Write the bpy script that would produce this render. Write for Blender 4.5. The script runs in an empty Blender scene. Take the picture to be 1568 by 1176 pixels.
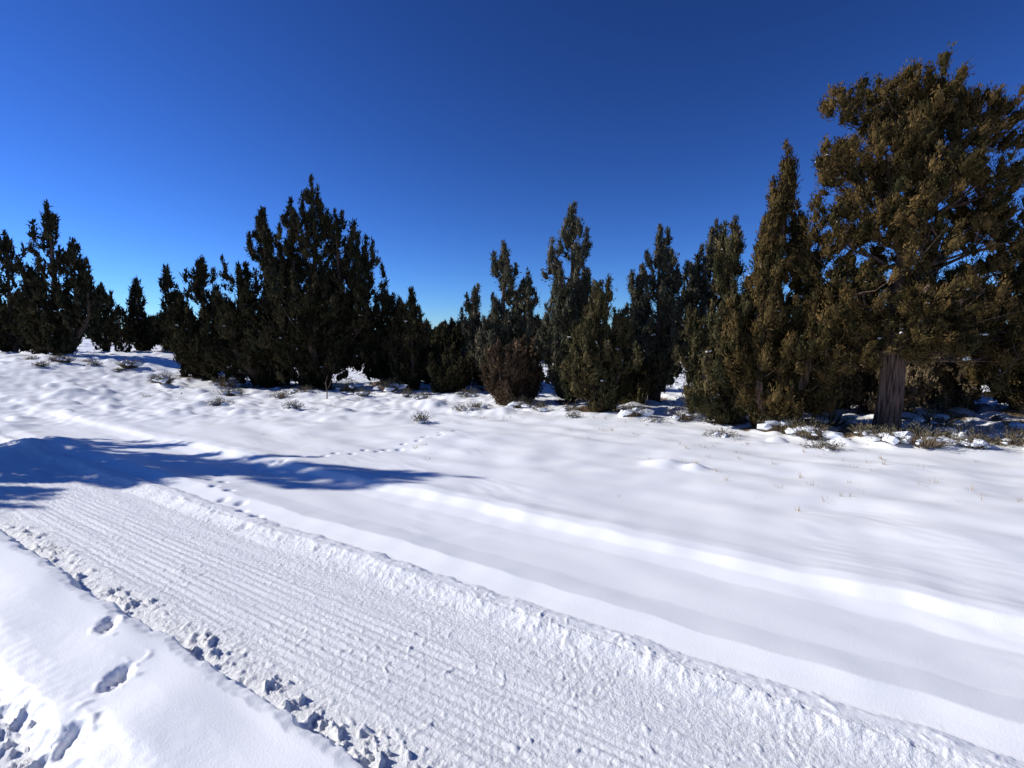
import bpy, math
import numpy as np
from mathutils import Vector
R = math.radians
rng = np.random.default_rng(7)
scene = bpy.context.scene

# ------------------------------------------------------------------ noise
def _hash(ix, iy, seed):
    n = (ix.astype(np.int64)*374761393 + iy.astype(np.int64)*668265263 + seed*1442695041) & 0xffffffff
    n = ((n ^ (n >> 13)) * 1274126177) & 0xffffffff
    n = (n ^ (n >> 16)) & 0xffffffff
    return n.astype(np.float64)/4294967295.0
def gnoise(x, y, seed=0):
    ix = np.floor(x); iy = np.floor(y)
    fx = x-ix; fy = y-iy
    u = fx*fx*fx*(fx*(fx*6-15)+10); v = fy*fy*fy*(fy*(fy*6-15)+10)
    def g(dx, dy):
        a = _hash(ix+dx, iy+dy, seed)*2*np.pi
        return np.cos(a)*(fx-dx)+np.sin(a)*(fy-dy)
    a = g(0,0); b = g(1,0); c = g(0,1); d = g(1,1)
    return (a+(b-a)*u + ((c+(d-c)*u)-(a+(b-a)*u))*v)*1.5
def rot(x,y,ang):
    return x*math.cos(ang)-y*math.sin(ang), x*math.sin(ang)+y*math.cos(ang)
def fbm(x, y, seed=0, oct=3):
    s = 0; amp = 1
    for i in range(oct):
        s = s + amp*gnoise(x*2**i, y*2**i, seed+i*17); amp *= .5
    return s
def ss(v, a, b):
    t = np.clip((v-a)/(b-a), 0, 1); return t*t*(3-2*t)

# ------------------------------------------------------------------ materials
def mat_new(name):
    m = bpy.data.materials.new(name); m.use_nodes = True
    nt = m.node_tree; b = nt.nodes["Principled BSDF"]
    return m, nt, b
def mk_foliage():
    m, nt, b = mat_new("juniper_foliage")
    at = nt.nodes.new("ShaderNodeAttribute"); at.attribute_name = "Col"
    df = nt.nodes.new("ShaderNodeBsdfDiffuse")
    nt.links.new(at.outputs["Color"], df.inputs["Color"])
    nt.links.new(df.outputs[0], nt.nodes["Material Output"].inputs[0])
    nt.nodes.remove(b)
    return m
def mk_bark():
    m, nt, b = mat_new("juniper_bark")
    tc = nt.nodes.new("ShaderNodeTexCoord"); mp = nt.nodes.new("ShaderNodeMapping")
    mp.inputs["Scale"].default_value = (16, 16, 1.4)
    nz = nt.nodes.new("ShaderNodeTexNoise"); nz.inputs["Scale"].default_value = 2.2; nz.inputs["Detail"].default_value = 6
    cr = nt.nodes.new("ShaderNodeValToRGB")
    cr.color_ramp.elements[0].position = .38; cr.color_ramp.elements[0].color = (.03,.018,.012,1)
    cr.color_ramp.elements[1].position = .68; cr.color_ramp.elements[1].color = (.23,.145,.10,1)
    bp = nt.nodes.new("ShaderNodeBump"); bp.inputs["Strength"].default_value = 1; bp.inputs["Distance"].default_value = .04
    L = nt.links.new
    L(tc.outputs["Object"], mp.inputs[0]); L(mp.outputs[0], nz.inputs[0]); L(nz.outputs[0], cr.inputs[0])
    L(cr.outputs[0], b.inputs["Base Color"]); L(nz.outputs[0], bp.inputs["Height"]); L(bp.outputs[0], b.inputs["Normal"])
    b.inputs["Roughness"].default_value = .9
    return m
def mk_snowclump():
    m, nt, b = mat_new("snow_on_branches")
    b.inputs["Base Color"].default_value = (.86,.88,.91,1); b.inputs["Roughness"].default_value = .7
    return m
def mk_ground():
    m, nt, b = mat_new("snow_ground")
    L = nt.links.new
    tc = nt.nodes.new("ShaderNodeTexCoord")
    at = nt.nodes.new("ShaderNodeAttribute"); at.attribute_name = "Col"
    sep = nt.nodes.new("ShaderNodeSeparateColor"); L(at.outputs["Color"], sep.inputs[0])
    nz = nt.nodes.new("ShaderNodeTexNoise"); nz.inputs["Scale"].default_value = 18; nz.inputs["Detail"].default_value = 5
    L(tc.outputs["Object"], nz.inputs[0])
    cr = nt.nodes.new("ShaderNodeValToRGB")
    cr.color_ramp.elements[0].position=.35; cr.color_ramp.elements[0].color = (.06,.04,.025,1)
    cr.color_ramp.elements[1].position=.7; cr.color_ramp.elements[1].color = (.32,.22,.13,1)
    L(nz.outputs[0], cr.inputs[0])
    nb = nt.nodes.new("ShaderNodeTexNoise"); nb.inputs["Scale"].default_value = 1.3; nb.inputs["Detail"].default_value = 3
    L(tc.outputs["Object"], nb.inputs[0])
    sc = nt.nodes.new("ShaderNodeValToRGB")
    sc.color_ramp.elements[0].position=.3; sc.color_ramp.elements[0].color = (.915,.92,.925,1)
    sc.color_ramp.elements[1].position=.7; sc.color_ramp.elements[1].color = (.955,.955,.95,1)
    L(nb.outputs[0], sc.inputs[0])
    mx = nt.nodes.new("ShaderNodeMix"); mx.data_type = 'RGBA'
    L(sep.outputs[0], mx.inputs[0]); L(sc.outputs[0], mx.inputs[6]); L(cr.outputs[0], mx.inputs[7])
    L(mx.outputs[2], b.inputs["Base Color"])
    b.inputs["Roughness"].default_value = .5
    b.inputs["Specular IOR Level"].default_value = .3
    n1 = nt.nodes.new("ShaderNodeTexNoise"); n1.inputs["Scale"].default_value = 110; n1.inputs["Detail"].default_value = 3
    n2 = nt.nodes.new("ShaderNodeTexNoise"); n2.inputs["Scale"].default_value = 40; n2.inputs["Detail"].default_value = 6; n2.inputs["Roughness"].default_value=.7
    L(tc.outputs["Object"], n1.inputs[0]); L(tc.outputs["Object"], n2.inputs[0])
    b1 = nt.nodes.new("ShaderNodeBump"); b1.inputs["Strength"].default_value = .35; b1.inputs["Distance"].default_value = .004
    b2 = nt.nodes.new("ShaderNodeBump"); b2.inputs["Distance"].default_value = .020
    L(n1.outputs[0], b1.inputs["Height"]); L(n2.outputs[0], b2.inputs["Height"]); L(sep.outputs[1], b2.inputs["Strength"])
    L(b1.outputs[0], b2.inputs["Normal"]); L(b2.outputs[0], b.inputs["Normal"])
    return m
M_FOL, M_BARK, M_SNOW, M_GND = mk_foliage(), mk_bark(), mk_snowclump(), mk_ground()
TREE_MATS = [M_FOL, M_BARK, M_SNOW]

# ------------------------------------------------------------------ mesh helper
def make_obj(name, V, F, mi=None, C=None, mats=(), smooth=False, loc=(0,0,0)):
    V = np.ascontiguousarray(V, dtype=np.float32); F = np.ascontiguousarray(F, dtype=np.int32)
    k = F.shape[1]
    me = bpy.data.meshes.new(name)
    me.vertices.add(len(V)); me.vertices.foreach_set("co", V.ravel())
    me.loops.add(F.size); me.loops.foreach_set("vertex_index", F.ravel())
    me.polygons.add(len(F)); me.polygons.foreach_set("loop_start", np.arange(0, F.size, k, dtype=np.int32))
    for m in mats: me.materials.append(m)
    if mi is not None: me.polygons.foreach_set("material_index", np.asarray(mi, dtype=np.int32))
    if C is not None:
        ca = me.color_attributes.new("Col", 'FLOAT_COLOR', 'POINT')
        C4 = np.ones((len(V), 4), dtype=np.float32); C4[:, :3] = C
        ca.data.foreach_set("color", C4.ravel())
    me.polygons.foreach_set("use_smooth", np.full(len(F), smooth, dtype=bool))
    me.update(calc_edges=True)
    ob = bpy.data.objects.new(name, me); ob.location = loc
    scene.collection.objects.link(ob)
    return ob

class Acc:
    def __init__(s): s.V=[]; s.F=[]; s.M=[]; s.C=[]; s.n=0
    def add(s, V, F, m, C):
        V=np.asarray(V); F=np.asarray(F)
        s.V.append(V); s.F.append(F+s.n); s.M.append(np.full(len(F), m)); 
        C=np.asarray(C)
        if C.ndim==1: C=np.tile(C,(len(V),1))
        s.C.append(C); s.n+=len(V)
    def out(s):
        return np.concatenate(s.V), np.concatenate(s.F), np.concatenate(s.M), np.concatenate(s.C)

def unit(a): return a/np.maximum(np.linalg.norm(a, axis=-1, keepdims=True), 1e-9)

def tube(acc, pts, rad, sides=6, rough=0, rg=None):
    pts=np.asarray(pts,float); n=len(pts); rad=np.asarray(rad,float)
    tan=np.gradient(pts,axis=0); tan=unit(tan)
    ref=np.where(np.abs(tan[:,2:3])>.75, np.array([[1.,0,0]]), np.array([[0,0,1.]]))
    if (np.abs(tan[:,2])>.75).any(): ref[:]=[1.,.02,0] if abs(tan[0,2])>.75 else ref
    a=unit(np.cross(tan,ref)); b=np.cross(tan,a)
    th=np.arange(sides)/sides*2*np.pi
    rr=rad[:,None]*np.ones((1,sides))
    if rough and rg is not None:
        rr=rr*(1+rough*np.repeat(rg.normal(size=(1,sides)),n,0)+rough*.4*rg.normal(size=(n,sides)))
    V=pts[:,None,:]+rr[...,None]*(np.cos(th)[None,:,None]*a[:,None,:]+np.sin(th)[None,:,None]*b[:,None,:])
    V=V.reshape(-1,3); F=[]
    for i in range(n-1):
        for j in range(sides):
            p=i*sides+j; q=i*sides+(j+1)%sides
            F.append((p,q,q+sides)); F.append((p,q+sides,p+sides))
    acc.add(V,F,1,(.1,.07,.05))

ICO=None
def ico():
    global ICO
    if ICO is None:
        t=(1+5**.5)/2
        v=np.array([(-1,t,0),(1,t,0),(-1,-t,0),(1,-t,0),(0,-1,t),(0,1,t),(0,-1,-t),(0,1,-t),(t,0,-1),(t,0,1),(-t,0,-1),(-t,0,1)],float)
        v=unit(v)
        f=np.array([(0,11,5),(0,5,1),(0,1,7),(0,7,10),(0,10,11),(1,5,9),(5,11,4),(11,10,2),(10,7,6),(7,1,8),(3,9,4),(3,4,2),(3,2,6),(3,6,8),(3,8,9),(4,9,5),(2,4,11),(6,2,10),(8,6,7),(9,8,1)])
        ICO=(v,f)
    return ICO

def leaves(acc, cen, axis, tr, n, ll, lw, col, rg, stretch=.8, core=0):
    """overlapping scale-leaf sprays: many lie along the clump surface, the rest stick out"""
    T=len(cen); idx=np.repeat(np.arange(T),n); N=len(idx)
    u=unit(rg.normal(size=(N,3)))
    rad=np.where(rg.random((N,1))<.65, .8+.45*rg.random((N,1)), rg.random((N,1))**.5)
    ax=axis[idx]
    o=u*rad; o=o+ax*(np.sum(o*ax,1,keepdims=True))*stretch
    p=cen[idx]+o*tr[idx][:,None]
    tang=(rg.random((N,1))<.55)
    dt=ax-u*np.sum(ax*u,1,keepdims=True)*.65+rg.normal(size=(N,3))*.3
    do=ax*.9+o*.8+rg.normal(size=(N,3))*.3+np.array([0,0,.2])
    d=unit(np.where(tang,dt,do))
    sr=rg.normal(size=(N,3))
    s=unit(np.where(tang,np.cross(d,u)+sr*.25,np.cross(d,sr)))
    l=(ll*(.6+.8*rg.random(N)))[:,None]; w=(lw*(.6+.8*rg.random(N)))[:,None]
    V=np.stack([p-s*w*.5, p+s*w*.5, p+d*l],1).reshape(-1,3)
    F=np.arange(3*N).reshape(-1,3)
    c=col[idx]*(.75+.5*rg.random((N,1)))
    acc.add(V,F,0,np.repeat(c,3,0))
    if core:
        v,f=ico()
        X=v[None]*(core*(.75+.4*rg.random((T,12,1))))
        X=X+axis[:,None,:]*np.sum(X*axis[:,None,:],-1,keepdims=True)*stretch
        X=cen[:,None,:]+X*tr[:,None,None]
        FF=(f[None]+(np.arange(T)*12)[:,None,None]).reshape(-1,3)
        acc.add(X.reshape(-1,3),FF,0,np.repeat(col*.6,12,0))

def snow_blobs(acc, cen, size, rg, m=2):
    v,f=ico(); N=len(cen)
    if N==0: return
    sc=size[:,None]*np.stack([.6+rg.random(N)*1.0,.6+rg.random(N)*1.0,.4+rg.random(N)*.3],1)
    V=cen[:,None,:]+v[None]*sc[:,None,:]*(.55+.8*rg.random((N,12,1)))
    F=(f[None]+(np.arange(N)*12)[:,None,None]).reshape(-1,3)
    acc.add(V.reshape(-1,3),F,m,(.9,.9,.9))

P_DARK  =(np.array([.024,.027,.015]),np.array([.075,.060,.031]))
P_OLIVE =(np.array([.048,.049,.024]),np.array([.115,.088,.040]))
P_GREY  =(np.array([.068,.073,.047]),np.array([.150,.126,.078]))
P_BROWN =(np.array([.044,.039,.017]),np.array([.128,.084,.032]))
P_BIG   =(np.array([.040,.037,.016]),np.array([.140,.090,.034]))
P_RED   =(np.array([.07,.048,.030]),np.array([.14,.092,.055]))
P_BRUSH =(np.array([.10,.075,.045]),np.array([.20,.15,.09]))
def tuftcol(T,pal,rg):
    k=np.clip(rg.normal(.5,.33,T),0,1)[:,None]
    return (pal[0]*(1-k)+pal[1]*k)*(.65+.7*rg.random((T,1)))

def juniper_data(stems, d, pal, seed, dens=1.0, snow=60, trunk_r=.1, lobes=None, open_=.84, snow_s=1.0, base=None):
    rg=np.random.default_rng(seed); acc=Acc()
    ll=max(.05,.0058*d); lw=ll*.40
    if lobes: ll=.050; lw=.021
    allc=[];alla=[];allr=[]
    for (dx,dy,z0,z1,r,p) in stems:
        Hh=z1-z0
        n=8; zz=np.linspace(-.15,z0+Hh*.93,n)
        w=np.cumsum(rg.normal(size=(n,2))*.02*Hh/5,0)
        f=np.clip(zz/ max(z0+Hh*.4,.5),0,1)
        px=dx*f+w[:,0]; py=dy*f+w[:,1]
        if not lobes:
            rad=np.interp(np.linspace(0,1,n),[0,.1,1],[trunk_r*1.25,trunk_r,.015])
            tube(acc,np.stack([px,py,zz],1),rad,7,.08,rg)
        nb=int((11+Hh*11)*open_)
        u=(np.arange(nb)+rg.random(nb))/nb; u=u**1.2
        shp=np.minimum(1,((u+.03)/.22)**.5)*(1-u)**p
        L=r*shp*np.clip(rg.normal(.9,.38,nb),.2,1.55)+.04
        az=rg.random(nb)*2*np.pi
        zb=z0+u*Hh*.9
        tx=np.interp(zb,zz,px); ty=np.interp(zb,zz,py)
        rise=(.25+.65*rg.random(nb))*(.5+1.1*u)
        dr=np.stack([np.cos(az),np.sin(az)],1)
        for i in range(nb):
            nt=int(2+L[i]/(.17*max(1,d/14)))
            s=.4+.6*(np.arange(nt)+rg.random(nt))/nt
            x=tx[i]+dr[i,0]*L[i]*s; y=ty[i]+dr[i,1]*L[i]*s
            z=zb[i]+L[i]*rise[i]*s**1.5-.05*L[i]
            c=np.stack([x,y,z],1)+rg.normal(size=(nt,3))*(.03+.10*L[i])
            rr_=(.055+.065*rg.random(nt)+.02*L[i])*(1+.010*d)*(1-.35*u[i])
            tip=np.array([tx[i]+dr[i,0]*L[i],ty[i]+dr[i,1]*L[i],zb[i]+L[i]*rise[i]])
            nf=2+int(rg.random()*2.5); fh=(.07+.13*rg.random())*(1+.008*d)
            cf=tip+np.stack([rg.normal(size=nf)*.02,rg.normal(size=nf)*.02,np.arange(nf)*fh*.85],1)
            c=np.concatenate([c,cf]); c[:,2]=np.maximum(c[:,2],.08)
            allc.append(c); nt2=nt+nf
            a=np.stack([dr[i,0]*np.ones(nt2)*.45,dr[i,1]*np.ones(nt2)*.45,.6+.5*rg.random(nt2)],1)
            a[nt:]=[0,0,1]
            alla.append(unit(a)); 
            allr.append(np.concatenate([rr_,fh*np.linspace(.68,.32,nf)]))
            if L[i]>.3 and rg.random()<.8:
                q=np.linspace(0,.9,4)
                pts=np.stack([tx[i]+dr[i,0]*L[i]*q,ty[i]+dr[i,1]*L[i]*q,zb[i]+L[i]*rise[i]*q**1.5-.05*L[i]],1)
                tube(acc,pts,np.linspace(.015+.01*L[i],.006,4),3)
        nl=int(3+Hh*1.5); zl=np.linspace(z1-.2*Hh,z1-.06,nl)
        c=np.stack([np.interp(zl,zz,px),np.interp(zl,zz,py),zl],1)+rg.normal(size=(nl,3))*.03
        allc.append(c); alla.append(np.tile([0,0,1.],(nl,1))); allr.append(np.linspace(.10,.04,nl)*(1+.01*d))
    if lobes:
        zt=np.array([-.2,0,.12,.35,.7,1.1,1.7,2.4,3.2,4.2,5.2]); rt=trunk_r*np.array([1.45,1.25,1.12,1.03,1.0,.97,.85,.7,.5,.3,.1])
        xt=np.array([-.03,-.02,0,.01,.03,.03,.0,.06,.12,.10,.15]); yt=zt*0
        S=26; th=np.arange(S)/S*2*np.pi
        fl=1+.07*np.sin(th*5+.6)+.05*np.sin(th*9+2)+.03*rg.normal(size=S)
        VV=np.stack([xt[:,None]+rt[:,None]*fl*np.cos(th+zt[:,None]*.35),yt[:,None]+rt[:,None]*fl*np.sin(th+zt[:,None]*.35),np.repeat(zt[:,None],S,1)],-1).reshape(-1,3)
        FF=[]
        for i in range(len(zt)-1):
            for j in range(S):
                p=i*S+j; q=i*S+(j+1)%S; FF+= [(p,q,q+S),(p,q+S,p+S)]
        acc.add(VV,FF,1,(.1,.07,.05))
        for (x,y,z,r) in lobes:
            r=r*.99
            nsub=int(6+15*r*r); so=unit(rg.normal(size=(nsub,3)))*(rg.random((nsub,1))**.35); so[:,2]*=.85
            sub=np.array([x,y,z])+so*r*.92
            nt=int(104*dens*r**2.0+12)
            k=rg.integers(0,nsub,nt)
            c=sub[k]+rg.normal(size=(nt,3))*np.array([.115,.115,.11])*(.6+.5*r)
            allc.append(c)
            alla.append(unit((c-np.array([x,y,z]))/r*.6+np.array([0,0,.65]))); allr.append(.05+.055*rg.random(nt))
            tz=max(1.35,z-r*.7-.3*math.hypot(x,y)); q=np.linspace(0,1,6)
            if z<1.8: tz=z-.1
            pts=np.stack([x*q,y*q,tz+(z-tz)*q**1.4],1); pts[1:-1]+=rg.normal(size=(4,3))*.05
            tube(acc,pts,np.linspace(.03+.02*r,.012,6),5,.1,rg)
            for e in sub:
                st=pts[rg.integers(2,6)]; m=(st+e)/2-np.array([0,0,.06])
                tube(acc,[st,m,e],[.014,.010,.005],3)
    cen=np.concatenate(allc);ax=np.concatenate(alla);tr=np.concatenate(allr)
    T=len(cen)
    vol=np.sum(tr**2)*3.14
    n=int(np.clip((2.7 if lobes else 2.2)*dens*vol/(ll*lw*.5)/T,8,70))
    leaves(acc,cen,ax,tr,n,ll,lw,tuftcol(T,pal,rg),rg,core=.68)
    if snow:
        zmax=cen[:,2].max()
        w=np.clip(1.1-cen[:,2]/zmax,.03,1); w/=w.sum()
        k=rg.choice(T,min(snow,T),replace=False,p=w)
        sc=cen[k]+np.stack([np.zeros(len(k)),np.zeros(len(k)),tr[k]*.9],1)
        snow_blobs(acc,sc,snow_s*(.014+.034*rg.random(len(k))**2)*(1+.02*d),rg)
    return acc

# ------------------------------------------------------------------ terrain
def base_h(x,y):
    h=.85*ss(-x,8,17)*ss(y,7,19)
    h=h+.10*gnoise(x*.09+3,y*.09+1,5)*ss(np.hypot(x,y),10,30)
    far=np.hypot(x,y)
    h=h+1.2*gnoise(x*.012,y*.012,8)*ss(far,60,200)
    return h

TREES=[
 ("juniper_tree",-25.3,26.5,[(0,0,.1,6.0,1.5,.75),(1.1,.2,.1,4.2,1.0,.8)],P_DARK,.14,40),
 ("juniper_tree",-18.2,21,[(0,0,.1,6.0,1.35,.8),(.85,.1,.2,4.4,.8,.75),(1.4,-.1,.2,3.2,.75,.75),(-.6,-.1,.1,3.2,.9,.8)],P_DARK,.15,60),
 ("juniper_tree",-20.6,26.5,[(0,0,.1,3.3,.7,.8)],P_DARK,.08,10),
 ("juniper_tree",-19.8,28,[(0,0,.1,3.8,.6,.8),(1.7,.3,.1,2.4,.6,.8)],P_DARK,.08,10),
 ("juniper_tree",-17.6,27,[(0,0,.1,4.3,.7,.85),(.9,-.4,.1,2.7,.6,.8)],P_DARK,.09,10),
 ("juniper_tree",-10.6,18,[(0,0,.1,4.15,1.0,.72),(-.65,-.1,.05,2.3,.8,.6),(.75,-.2,.05,2.8,.85,.6),(-.1,-.6,.03,1.8,1.0,.5)],P_DARK,.11,60),
 ("juniper_tree",-8.2,17.6,[(0,0,.1,5.8,1.15,.66),(-.75,-.2,.1,4.0,.95,.55),(.8,-.4,.1,3.9,.95,.5),(-.6,-1.0,.05,2.4,1.2,.5)],P_DARK,.15,80),
 ("juniper_tree",-6.4,17.3,[(0,0,.15,6.8,1.2,.62),(-.75,.1,1.0,6.1,.7,.45),(.75,0,.6,5.7,.95,.48),(1.5,.1,.8,4.6,1.05,.42),(0,-.7,.1,3.4,1.5,.45),(.6,.4,.5,4.4,1.2,.5)],P_DARK,.17,120),
 ("juniper_tree",-4.35,18,[(0,0,.1,3.2,.75,.6),(.5,.1,.1,2.7,.6,.6),(-.5,-.2,.1,2.2,.75,.5)],P_DARK,.09,40),
 ("juniper_tree",-3.1,16.2,[(0,0,.1,3.1,.55,.7),(-.42,.2,.1,2.5,.5,.7)],P_DARK,.07,30),
 ("juniper_tree",-.3,16.2,[(0,0,.1,4.5,.95,.62),(-.9,.1,.1,3.1,.65,.6),(.7,0,.1,3.4,.55,.6),(-.3,-.5,.1,2.1,1.0,.5)],P_GREY,.11,60),
 ("juniper_tree",1.5,13.3,[(0,0,.1,4.95,.68,.5),(-.3,.1,.1,3.0,.5,.5),(.38,.1,.1,3.3,.5,.6)],P_GREY,.10,50),
 ("juniper_tree",1.95,11.4,[(0,0,.05,2.8,.58,.6),(-.33,-.1,.05,2.0,.5,.5),(.42,0,.05,2.0,.5,.5)],P_OLIVE,.08,50),
 ("juniper_tree",3.65,13.3,[(0,0,.5,4.35,.72,.5),(-.5,.2,.5,3.2,.55,.5),(.42,.1,.4,3.3,.5,.6)],P_GREY,.11,50),
 ("juniper_tree",5.3,13.8,[(0,0,.2,4.6,.75,.6),(-.55,0,.2,3.7,.55,.6)],P_GREY,.11,40),
 ("juniper_tree",4.15,10,[(0,0,.05,3.7,.60,.6),(-.5,-.2,.03,1.9,.58,.5),(.4,-.2,.03,2.5,.5,.5)],P_OLIVE,.10,60),
 ("juniper_tree",4.8,9.6,[(0,0,.05,5.05,.62,.85),(.45,.1,.05,3.9,.75,.5),(-.38,-.2,.05,3.8,.5,.6),(.3,-.6,.03,2.3,.75,.5),(-.5,-.5,.03,1.6,.6,.5)],P_BROWN,.13,60),
 ("juniper_tree",10.2,9.3,[(0,0,.2,3.9,1.25,.5),(-.9,-.1,.5,3.4,.9,.45),(-.6,.5,.2,2.6,1.0,.5)],P_BROWN,.16,60),
 ("juniper_tree",8.6,13,[(0,0,.1,3.4,1.3,.5)],P_DARK,.12,30),
 ("juniper_tree",11.5,14.5,[(0,0,.1,4.2,1.3,.55),(1.2,0,.1,3.2,1.1,.5)],P_DARK,.12,30),
 ("juniper_tree",15,13.5,[(0,0,.1,4.6,1.4,.55)],P_OLIVE,.12,30),
 ("juniper_tree",6.9,14.5,[(0,0,.1,3.2,1.1,.55)],P_DARK,.12,20),
 ("juniper_tree",-1.7,20,[(0,0,.1,1.8,.8,.5),(-.9,.3,.1,1.6,.7,.5)],P_DARK,.08,20),
 ("juniper_tree",-10.7,7.35,[(0,0,.3,5.9,1.0,.6),(.3,.3,.2,4.2,1.1,.5)],P_DARK,.15,20),
 ("juniper_tree",-11.4,6.3,[(0,0,.1,3.8,.8,.5),(-.3,.4,.1,3.3,.9,.5)],P_DARK,.12,20),
]
BUSHES=[(-.15,12.7,1.4,.5,P_RED),(.35,13.2,1.25,.5,P_RED),(6.2,11.5,1.3,.7,P_OLIVE),(2.9,12.6,1.1,.5,P_OLIVE),(-1.9,15.5,.9,.8,P_DARK),(-2.7,18.5,1.3,.9,P_DARK),(-.9,18.0,1.4,.8,P_DARK),(9.6,11.8,1.2,.9,P_BRUSH),(8.0,11.2,.9,.8,P_BRUSH),(11.2,11.0,1.0,.9,P_BRUSH),(7.1,11.6,.8,.6,P_BRUSH)]
BIG=(6.35,8.75)

boots=[(-2.2,2.71,.25,.9),(-1.84,2.29,-.25,1.0),(-1.77,1.96,.25,.9)]
trail=np.array([(-.92,8.9),(-1.84,7.47),(-3.01,6.68),(-3.6,6.15),(-2.95,5.25),(-2.45,4.75),(-2.2,4.35)])
def height(x,y,far):
    h=base_h(x,y)
    t=y+.642*x; q=t*.8415; a=(x-.642*y)*.8415
    near=1-ss(np.abs(a),14,22)
    w=.05*gnoise(a*.9,q*0+3,31)+.02*gnoise(a*4,q*0+7,32)
    qq=q+w
    edge=.020*gnoise(a*6,q*6,33)+.014*gnoise(a*19,q*19,34)
    qe=qq+edge
    prof=np.interp(qe,
      [-3,.0,.50,.60,.70,.82,1.0,1.16,1.22,1.28,1.45,2.36,2.44,2.52,2.60,2.68],
      [.02,-.03,-.035,-.03,.055,.075,.085,.085,.07,-.035,-.02,-.012,.012,.045,.038,.008])
    soft=np.interp(qq,[2.68,2.78,2.88,2.98,3.15,3.70,3.86,3.97,4.09,4.3,4.8,6,9],
                      [.008,.026,.050,.032,-.002,-.03,.0,.062,.070,.040,.025,.03,0])
    prof=np.where(qe<2.66,prof,np.where(qq<2.68,.008,soft))
    bre=.85+.35*gnoise(a*.5,q*.5,35)+.16*gnoise(a*2.6,q*1.5,36)
    h=h+prof*near*np.where(q>2.5,bre,1)
    road=ss(qe,1.25,1.30)*(1-ss(qe,2.42,2.52))*near
    wx=.025*gnoise(x*13+5,y*13,20)+.06*gnoise(x*3,y*3,22); wy=.025*gnoise(x*13,y*13+9,21)+.06*gnoise(x*3+4,y*3,23)
    x1,y1=rot(x+wx,y+wy,1.9); x2,y2=rot(x+wx,y-wy,1.1)
    fine=gnoise(x1*27,y1*27,41)*.5+gnoise(x2*50,y2*50,42)*.55
    pat=.35+.7*ss(gnoise(x*1.7,y*1.7,48)+.4*gnoise(x*6,y*6,50),-.4,.5)
    stm=ss(qq,1.44,1.54)*(1-ss(qq,2.0,2.15))*near
    h=h+road*pat*(.0064*fine)*(1-.35*stm)
    cr=np.clip(gnoise(x1*21,y1*21,49)-.45+.25*gnoise(x*2,y*2,38),0,.4)
    h=h+.022*cr*near*ss(qq,1.3,1.5)*(1-ss(qq,2.5,2.75))
    h=h+stm*.0030*np.sin(q*2*np.pi/.052+gnoise(a*.5,q*2,44)*.8)*np.clip(.75+.8*gnoise(a*2.0,q*7,45),0,1.3)
    h=h+road*.006*gnoise(a*.7,q*10,37)
    ch=np.clip(gnoise(x1*9,y1*12,46)*.6+gnoise(x2*21,y2*23,47)*.6+gnoise(x1*45,y1*45,40)*.4-.05,0,.7)
    grp=ss(gnoise(a*2.3,q*4,39),-.35,.25)
    c1=ss(qe,1.25,1.29)*(1-ss(qq,1.38,1.52))*(.35+.65*grp)
    c2=ss(qq,2.38,2.46)*(1-ss(qq,2.58,2.66))*.22*(.3+.7*grp)
    c3=(1-ss(qe,.60,.70))*ss(q,-.6,.1)*.8
    h=h+near*(c1+c2+c3)*ch*.060
    h=h+.055*fbm(a*.35,q*1.0,51,2)*ss(qq,3.2,5.4)*(1-.3*ss(far,20,50))
    h=h+.010*gnoise(a*1.3,q*2.8,52)*ss(qq,2.7,3.2)
    h=h+.03*gnoise(x*1.6,y*1.6,53)*(1-ss(qq,1.1,1.2))*ss(qq,.7,.85)
    h=h+.018*gnoise(x*1.8,y*3.0,54)*ss(q,4.6,5.8)
    h=h+.004*gnoise(a*3.5,q*9+2*gnoise(a*1.2,q,57),56)*ss(q,2.75,3.2)*ss(gnoise(x*.5,y*.5,58),-.2,.4)
    m=ss(y-.05*x+.10*np.abs(np.minimum(x,0)),9.5,12.5)*(1-ss(far,60,120))
    lum=np.clip(gnoise(x*1.3,y*1.9,61)+.4*gnoise(x*3.1,y*3.9,62)-.15,0,1)
    h=h+m*(.12*lum+.03*gnoise(x*4,y*4,63))
    m2=ss(x,3,5)*ss(y,7.3,8.3)*(1-ss(y,12,16))
    h=h+m2*.12*np.clip(gnoise(x*2.6,y*2.6,64)+.1,0,1)
    for (mx,my,mr,mh) in [(2.0,6.6,.3,.10),(2.3,6.4,.2,.08),(-1.95,12.6,.5,.12),(-11.2,13.2,.7,.15),(-.2,11.3,.35,.12),(-9.4,9.0,.9,.12),(-7.0,7.6,.8,.12)]:
        rr=((x-mx)**2+((y-my)*1.3)**2)/mr**2
        rr=rr*(1+.5*gnoise(x*3,y*3,65))
        h=h+mh*np.exp(-rr*1.6)
    for (bx,by,rt,sz) in boots:
        ang=math.atan2(.8,-.25)+rt
        sel=(np.abs(x-bx)<.4)&(np.abs(y-by)<.4)
        if not sel.any(): continue
        X=x[sel]-bx; Y=y[sel]-by
        lx=X*math.cos(ang)+Y*math.sin(ang); ly=-X*math.sin(ang)+Y*math.cos(ang)
        wd=.048*(1+.2*np.clip(lx/.1,-1,1))*sz
        d=np.sqrt((lx/(.095*sz))**2+(ly/wd)**2)+.18*gnoise(x[sel]*13,y[sel]*13,71)+.14*gnoise(x[sel]*38,y[sel]*38,73)
        h[sel]+=-.038*(1-ss(d,.35,1.35))*(1+.6*np.clip(lx/.1,-1,1))+.018*gnoise(X*30,Y*30,72)*(1-ss(d,.6,1.1))+.02*np.clip(gnoise(X*16,Y*16,75)-.1,0,1)*np.exp(-((d-1.6)/.5)**2)
    seg=np.diff(trail,axis=0); ln=np.hypot(seg[:,0],seg[:,1]); cum=np.r_[0,np.cumsum(ln)]
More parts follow.
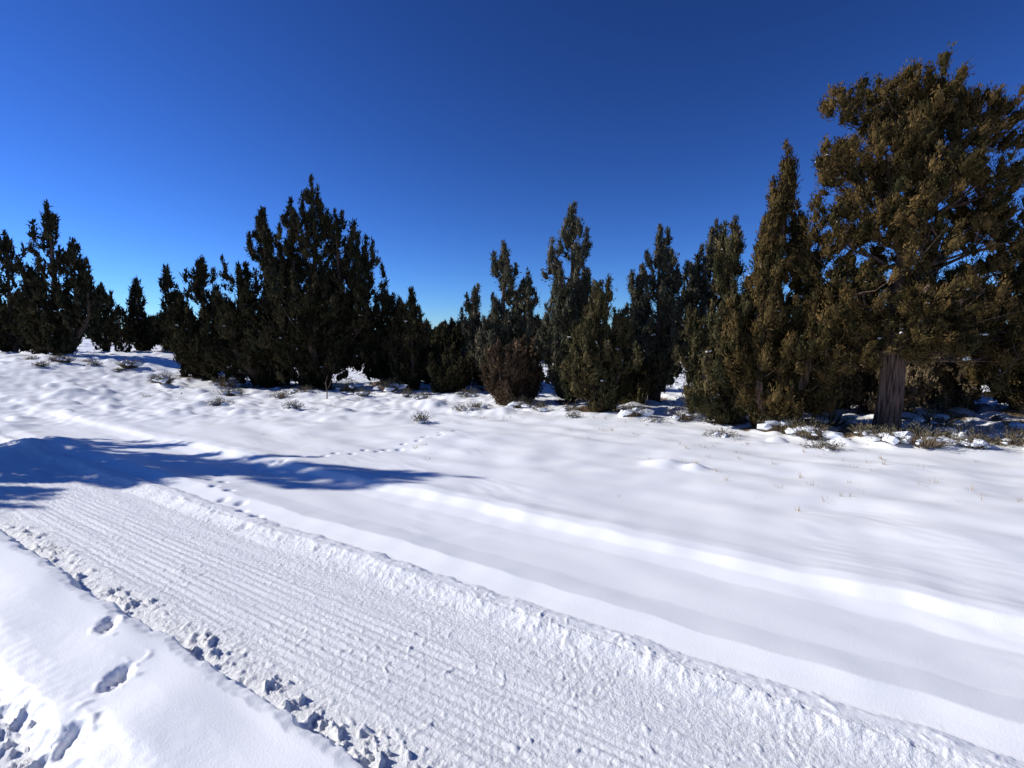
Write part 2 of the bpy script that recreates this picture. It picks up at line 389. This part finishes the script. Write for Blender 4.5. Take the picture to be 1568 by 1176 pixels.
    s=0; k=0; r2=np.random.default_rng(5)
    while s<cum[-1]:
        i=min(np.searchsorted(cum,s,side='right')-1,len(seg)-1)
        pt=trail[i]+seg[i]*((s-cum[i])/ln[i]); dr=seg[i]/ln[i]
        off=(.06 if k%2 else -.06)+r2.normal()*.02
        cx=pt[0]-dr[1]*off; cy=pt[1]+dr[0]*off
        rad=.04+.012*r2.random()
        sel=(np.abs(x-cx)<.2)&(np.abs(y-cy)<.2)
        if sel.any():
            d2=((x[sel]-cx)**2+(y[sel]-cy)**2)/rad**2
            h[sel]+= -.032*np.exp(-d2**1.5)
        s+=.15+r2.random()*.14; k+=1
    return h

def H1(x,y):
    xx=np.array([float(x)]);yy=np.array([float(y)])
    return float(height(xx,yy,np.hypot(xx,yy))[0])

def build_ground():
    r=[.0,.25,.5,.75,1.0,1.15]
    while r[-1]<10: r.append(r[-1]*1.0034)
    while r[-1]<40: r.append(r[-1]*1.007)
    while r[-1]<3000: r.append(r[-1]*1.05)
    r=np.array(r); r[0]=.01
    fine=np.arange(-55,55.01,.14)
    coarse=np.arange(57,303.1,2.5)
    th=np.radians(np.r_[fine,coarse])
    nT=len(th); nR=len(r)
    RR,TT=np.meshgrid(r,th,indexing='ij')
    X=(RR*np.sin(TT)).ravel(); Y=(RR*np.cos(TT)).ravel()
    Z=height(X,Y,np.hypot(X,Y))
    i=np.arange(nR-1)[:,None]*nT; j=np.arange(nT)[None,:]; j2=(j+1)%nT
    F=np.stack([i+j,i+nT+j,i+nT+j2,i+j2],-1).reshape(-1,4)[:, ::-1]
    q=(Y+.642*X)*.8415
    duff=np.zeros_like(X)
    spots=[(t[1],t[2],max(s[4] for s in t[3])*1.25) for t in TREES]+[(BIG[0],BIG[1],1.5),(BIG[0]-1.0,BIG[1]+.9,1.0),(8.5,11,1.4),(10.5,11.5,1.4)]
    for (tx,ty,tr) in spots:
        d=np.hypot(X-tx,Y-ty)/tr
        duff=np.maximum(duff,1-ss(d,.4,1.0))
    nz=fbm(X*1.8,Y*1.8,81,3)
    duff=ss(duff+nz*.8,.55,.75)*ss(duff,.02,.3)
    rd=1-ss(np.abs(q-1.9),.55,.75); rd=np.maximum(rd,1-ss(q,.5,.7))
    C=np.stack([duff,.06+.85*np.clip(rd,0,1),np.zeros_like(X)],1)
    return make_obj("snow_ground",np.stack([X,Y,Z],1),F,None,C,[M_GND],True)
build_ground()

# ------------------------------------------------------------------ trees
def bh(x,y): return float(base_h(np.array([float(x)]),np.array([float(y)]))[0])
for k,(nm,x,y,st,pal,trr,sn) in enumerate(TREES):
    acc=juniper_data(st,math.hypot(x,y),pal,100+k,snow=sn,trunk_r=trr)
    V,F,M,C=acc.out()
    make_obj(nm,V,F,M,C,TREE_MATS,loc=(x,y,bh(x,y)))
for k,(x,y,hh,r,pal) in enumerate(BUSHES):
    rr=np.random.default_rng(k+400)
    st=[(rr.normal()*.3*r,rr.normal()*.3*r,.02,hh*(.65+.35*rr.random()),r*.6,.4) for _ in range(5)]
    acc=juniper_data(st,math.hypot(x,y),pal,300+k,snow=15,trunk_r=.025,open_=.75)
    V,F,M,C=acc.out()
    make_obj("juniper_shrub",V,F,M,C,TREE_MATS,loc=(x,y,bh(x,y)))

lob=[(6.43,0,5.45,.65),(6.9,.5,5.2,.55),(6.7,-.2,5.5,.42),(6.05,.15,5.45,.42),(5.5,.1,5.4,.40),(5.75,.2,5.0,.5),(7.5,0,5.05,.52),(7.25,.2,5.35,.38),(7.95,.1,4.9,.42),(7.0,-.2,4.9,.55),(6.3,-.2,4.95,.5),(5.02,-.1,4.5,.42),(5.4,.2,4.45,.42),(5.9,-.2,4.4,.66),(6.4,.7,4.4,.7),(7.3,-.2,4.1,.7),(8.1,.3,4.35,.46),(6.5,-.5,4.0,.6),
 (5.3,.1,3.5,.6),(5.8,-.3,3.6,.55),(6.4,-.6,3.3,.7),(7.0,.8,3.3,.85),(8.2,-.1,3.4,.5),(7.7,.2,3.7,.5),(7.6,-.3,3.3,.55),(5.6,-.3,2.35,.62),(5.3,.2,2.75,.5),(7.2,-.7,2.35,.75),(8.3,.2,2.1,.7),(6.0,.9,2.4,.75),(7.6,1.0,2.2,.85),(6.35,-.7,2.45,.6),(6.1,-.5,1.85,.5),(6.6,-.5,1.85,.45),(8.2,.3,2.7,.6),
 (6.85,-.7,1.5,.40),(6.45,-.5,1.55,.30),(5.2,-.1,1.45,.5),(5.5,-.2,1.75,.5),(5.8,-.3,1.45,.35),(8.1,-.4,1.3,.6),(5.6,.8,1.5,.6),(8.9,.3,2.9,.6),(8.9,0,1.7,.6),(7.4,.1,1.6,.55),(6.3,.8,1.6,.6),(7.0,1.0,1.5,.6)]
lob=[(a-BIG[0],b,c,r) for a,b,c,r in lob]
acc=juniper_data([(.15,0,3.2,5.5,.5,.5)],8.8,P_BIG,900,dens=1.0,snow=110,trunk_r=.175,lobes=lob,snow_s=1.1)
V,F,M,C=acc.out()
make_obj("juniper_tree",V,F,M,C,TREE_MATS,loc=(BIG[0],BIG[1],0))

# distant mass
rg=np.random.default_rng(77)
def mkvar(n,d,s0):
    o=[]
    for k in range(n):
        st=[(0,0,.1,4.5+k*.3,1.1,.7)]+([(rg.normal()*.7,rg.normal()*.7,.1,3.3,.9,.6)] if k%2 else [])
        o.append(juniper_data(st,d,P_DARK,s0+k,snow=0).out())
    return o
vn=mkvar(5,38,700); vf=mkvar(5,80,720)
far=Acc()
def putfar(x,y,s,var):
    V,F,M,C=var
    an=rg.uniform(0,6.28); ca,sa=math.cos(an),math.sin(an)
    W=np.stack([(V[:,0]*ca-V[:,1]*sa)*s*1.2,(V[:,0]*sa+V[:,1]*ca)*s*1.2,V[:,2]*s],1)+np.array([x,y,bh(x,y)])
    far.V.append(W);far.F.append(F+far.n);far.M.append(M);far.C.append(C*rg.uniform(.8,1.3));far.n+=len(V)
n=0
while n<220:
    az=R(rg.uniform(-62,62)); rr=rg.uniform(45,120) if n>60 else rg.uniform(23,45)
    x=rr*math.sin(az); y=rr*math.cos(az)
    if y<20 and x<8: continue
    if x<-8 and rr<30: continue
    s=rg.uniform(.28,.55) if rr<60 else rg.uniform(.45,.85)
    if abs(math.degrees(az)+6)<5: s=min(s,.34+rr*.003)
    putfar(x,y,s,vn[rg.integers(5)] if rr<55 else vf[rg.integers(5)]); n+=1
for k in range(90):
    az=R(rg.uniform(-14,8)); rr=rg.uniform(28,80)
    putfar(rr*math.sin(az),rr*math.cos(az),rg.uniform(.33,.45)+rr*.0025,vf[rg.integers(5)])
V,F,M,C=far.out()
make_obj("distant_juniper_woodland",V,F,M,C,TREE_MATS)

# ------------------------------------------------------------------ sagebrush and grass
def twigs(acc,n,hh,spread,col,rg,w=.006,mi=0):
    az=rg.random(n)*6.283; out=rg.random(n)**.7*spread
    b=np.stack([np.cos(az)*out*.25,np.sin(az)*out*.25,np.zeros(n)-.03],1)
    t=np.stack([np.cos(az)*out,np.sin(az)*out,hh*(.5+.5*rg.random(n))*(1-.3*(out/spread)**2)],1)
    s=unit(np.cross(t-b,rg.normal(size=(n,3))))*w
    V=np.stack([b-s,b+s,t],1).reshape(-1,3)
    acc.add(V,np.arange(3*n).reshape(-1,3),mi,np.repeat(col*(.6+.8*rg.random((n,1))),3,0))
    return t
SAGE=[(4.75,9.0,.42,.45),(4.9,8.5,.32,.42),(3.4,10.3,.35,.4),(6.1,7.6,.34,.40),(5.75,7.9,.26,.3),(7.6,7.9,.32,.45),(7.1,8.2,.36,.4),(8.2,8.0,.28,.4),(7.5,7.2,.26,.32),(6.7,7.5,.24,.3),(8.8,8.6,.45,.5),(5.9,9.6,.4,.5),(7.6,9.4,.45,.6),
 (-5.0,15.8,.45,.5),(-2.35,13.5,.25,.3),(-1.75,10.0,.20,.14),(-7.8,14.3,.25,.3),(-10.4,15.6,.35,.4),(-6.9,12.2,.2,.25),(.2,12.0,.3,.35),(2.5,10.6,.3,.35),(-13.2,18,.4,.5),(-9.0,16.3,.4,.5),(-3.6,15.2,.4,.5),(-4.9,11.6,.16,.2),(-6.0,14.9,.3,.4),(-4.0,14.0,.2,.3),(-15,17.5,.3,.4),(-1.2,14.3,.25,.35)]
r3=np.random.default_rng(12)
lx=np.array([-18,-12,-5,1,4.2,9.5]); ly=np.array([18.8,17,15,11.6,9.1,7.9])
for k in range(28):
    xx=r3.uniform(-17,9.3); yy=np.interp(xx,lx,ly)+r3.normal()*.8
    SAGE.append((xx,yy,r3.uniform(.08,.24),r3.uniform(.12,.28)))
for k,(x,y,hh,sp) in enumerate(SAGE):
    rr=np.random.default_rng(500+k); acc=Acc(); wd=.0022+.0005*math.hypot(x,y)
    t=twigs(acc,int(170*sp/.4),hh,sp,np.array([.20,.15,.095]),rr,w=wd)
    ii=rr.choice(len(t),min(60,len(t)),replace=False)
    leaves(acc,t[ii]-np.array([0,0,.03]),unit(t[ii]),np.full(len(ii),.045),8,.04,.012,np.tile([.15,.13,.085],(len(ii),1)),rr)
    nbk=14 if k<29 else 5
    kk=rr.choice(len(t),nbk,replace=False)
    snow_blobs(acc,t[kk]*np.array([.8,.8,.5]),.03+.10*rr.random(nbk)**2*sp/.4,rr)
    V,F,M,C=acc.out()
    make_obj("sagebrush",V,F,M,C,TREE_MATS,loc=(x,y,H1(x,y)-.02))
acc=Acc(); tube(acc,[(0,0,-.1),(.01,0,.2),(-.02,.01,.42),(.03,0,.62)],[.018,.014,.011,.004],4)
tube(acc,[(.01,0,.25),(.08,.02,.36),(.12,.02,.5)],[.009,.006,.003],4); tube(acc,[(-.015,0,.36),(-.08,0,.46)],[.007,.003],4)
V,F,M,C=acc.out(); make_obj("dead_stalk",V,F,M,C,TREE_MATS,loc=(-4.85,13.6,H1(-4.85,13.6)))
acc=Acc(); rr=np.random.default_rng(55)
cl=[]
while len(cl)<480:
    x=rr.uniform(-12,9.5); y=rr.uniform(4.6,16)
    q=(y+.642*x)*.8415
    if q<5.0: continue
    if gnoise(np.array([x*.6]),np.array([y*.6]),91)[0]+(.2 if x>1 else -.2)<.35*rr.random()+.05: continue
    cl.append((x,y))
cx=np.array(cl); hz=height(cx[:,0].copy(),cx[:,1].copy(),np.hypot(cx[:,0],cx[:,1]))
for (x,y),z in zip(cl,hz):
    n=int(rr.integers(3,14)); s=rr.uniform(.03,.13)
    a2=Acc(); twigs(a2,n,rr.uniform(.03,.10),s,np.array([.40,.30,.17]),rr,w=.001+.0003*y)
    V,F,M,C=a2.out(); acc.add(V+np.array([x,y,z]),F,0,C)
V,F,M,C=acc.out(); make_obj("dry_grass",V,F,M,C,TREE_MATS)

# ------------------------------------------------------------------ light
EL,AZ=30.0,-82.0
w=bpy.data.worlds.new("World"); scene.world=w; w.use_nodes=True
nt=w.node_tree; bg=nt.nodes["Background"]
sky=nt.nodes.new("ShaderNodeTexSky"); sky.sky_type='NISHITA'; sky.sun_disc=False
sky.sun_elevation=R(EL); sky.sun_rotation=R(AZ); sky.altitude=1600; sky.air_density=1.0; sky.dust_density=0; sky.ozone_density=4.0
def mul(src,c):
    t=nt.nodes.new("ShaderNodeMix"); t.data_type='RGBA'; t.blend_type='MULTIPLY'; t.inputs[0].default_value=1
    t.inputs[7].default_value=(*c,1); nt.links.new(src,t.inputs[6]); return t.outputs[2]
c=mul(sky.outputs[0],(.036,.068,.138))
gm=nt.nodes.new("ShaderNodeGamma"); gm.inputs[1].default_value=1.55; nt.links.new(c,gm.inputs[0])
c=mul(gm.outputs[0],(42,21.5,10.4))
nt.links.new(c,bg.inputs[0]); bg.inputs[1].default_value=.1
sl=bpy.data.lights.new("sun",'SUN'); sl.energy=5.0; sl.angle=R(.5); sl.color=(1,.97,.91)
so=bpy.data.objects.new("sun",sl); scene.collection.objects.link(so)
dv=Vector((math.sin(R(AZ))*math.cos(R(EL)),math.cos(R(AZ))*math.cos(R(EL)),math.sin(R(EL))))
so.rotation_euler=dv.to_track_quat('Z','Y').to_euler(); so.location=dv*50

cam=bpy.data.cameras.new("camera"); co=bpy.data.objects.new("camera",cam); scene.collection.objects.link(co)
cam.sensor_width=36; cam.lens=18.37; cam.clip_end=6000; cam.clip_start=.05
co.location=(0,0,1.65); co.rotation_euler=(R(90-5.2),0,0)
scene.camera=co
scene.view_settings.view_transform='Standard'; scene.view_settings.look='None'; scene.view_settings.exposure=0
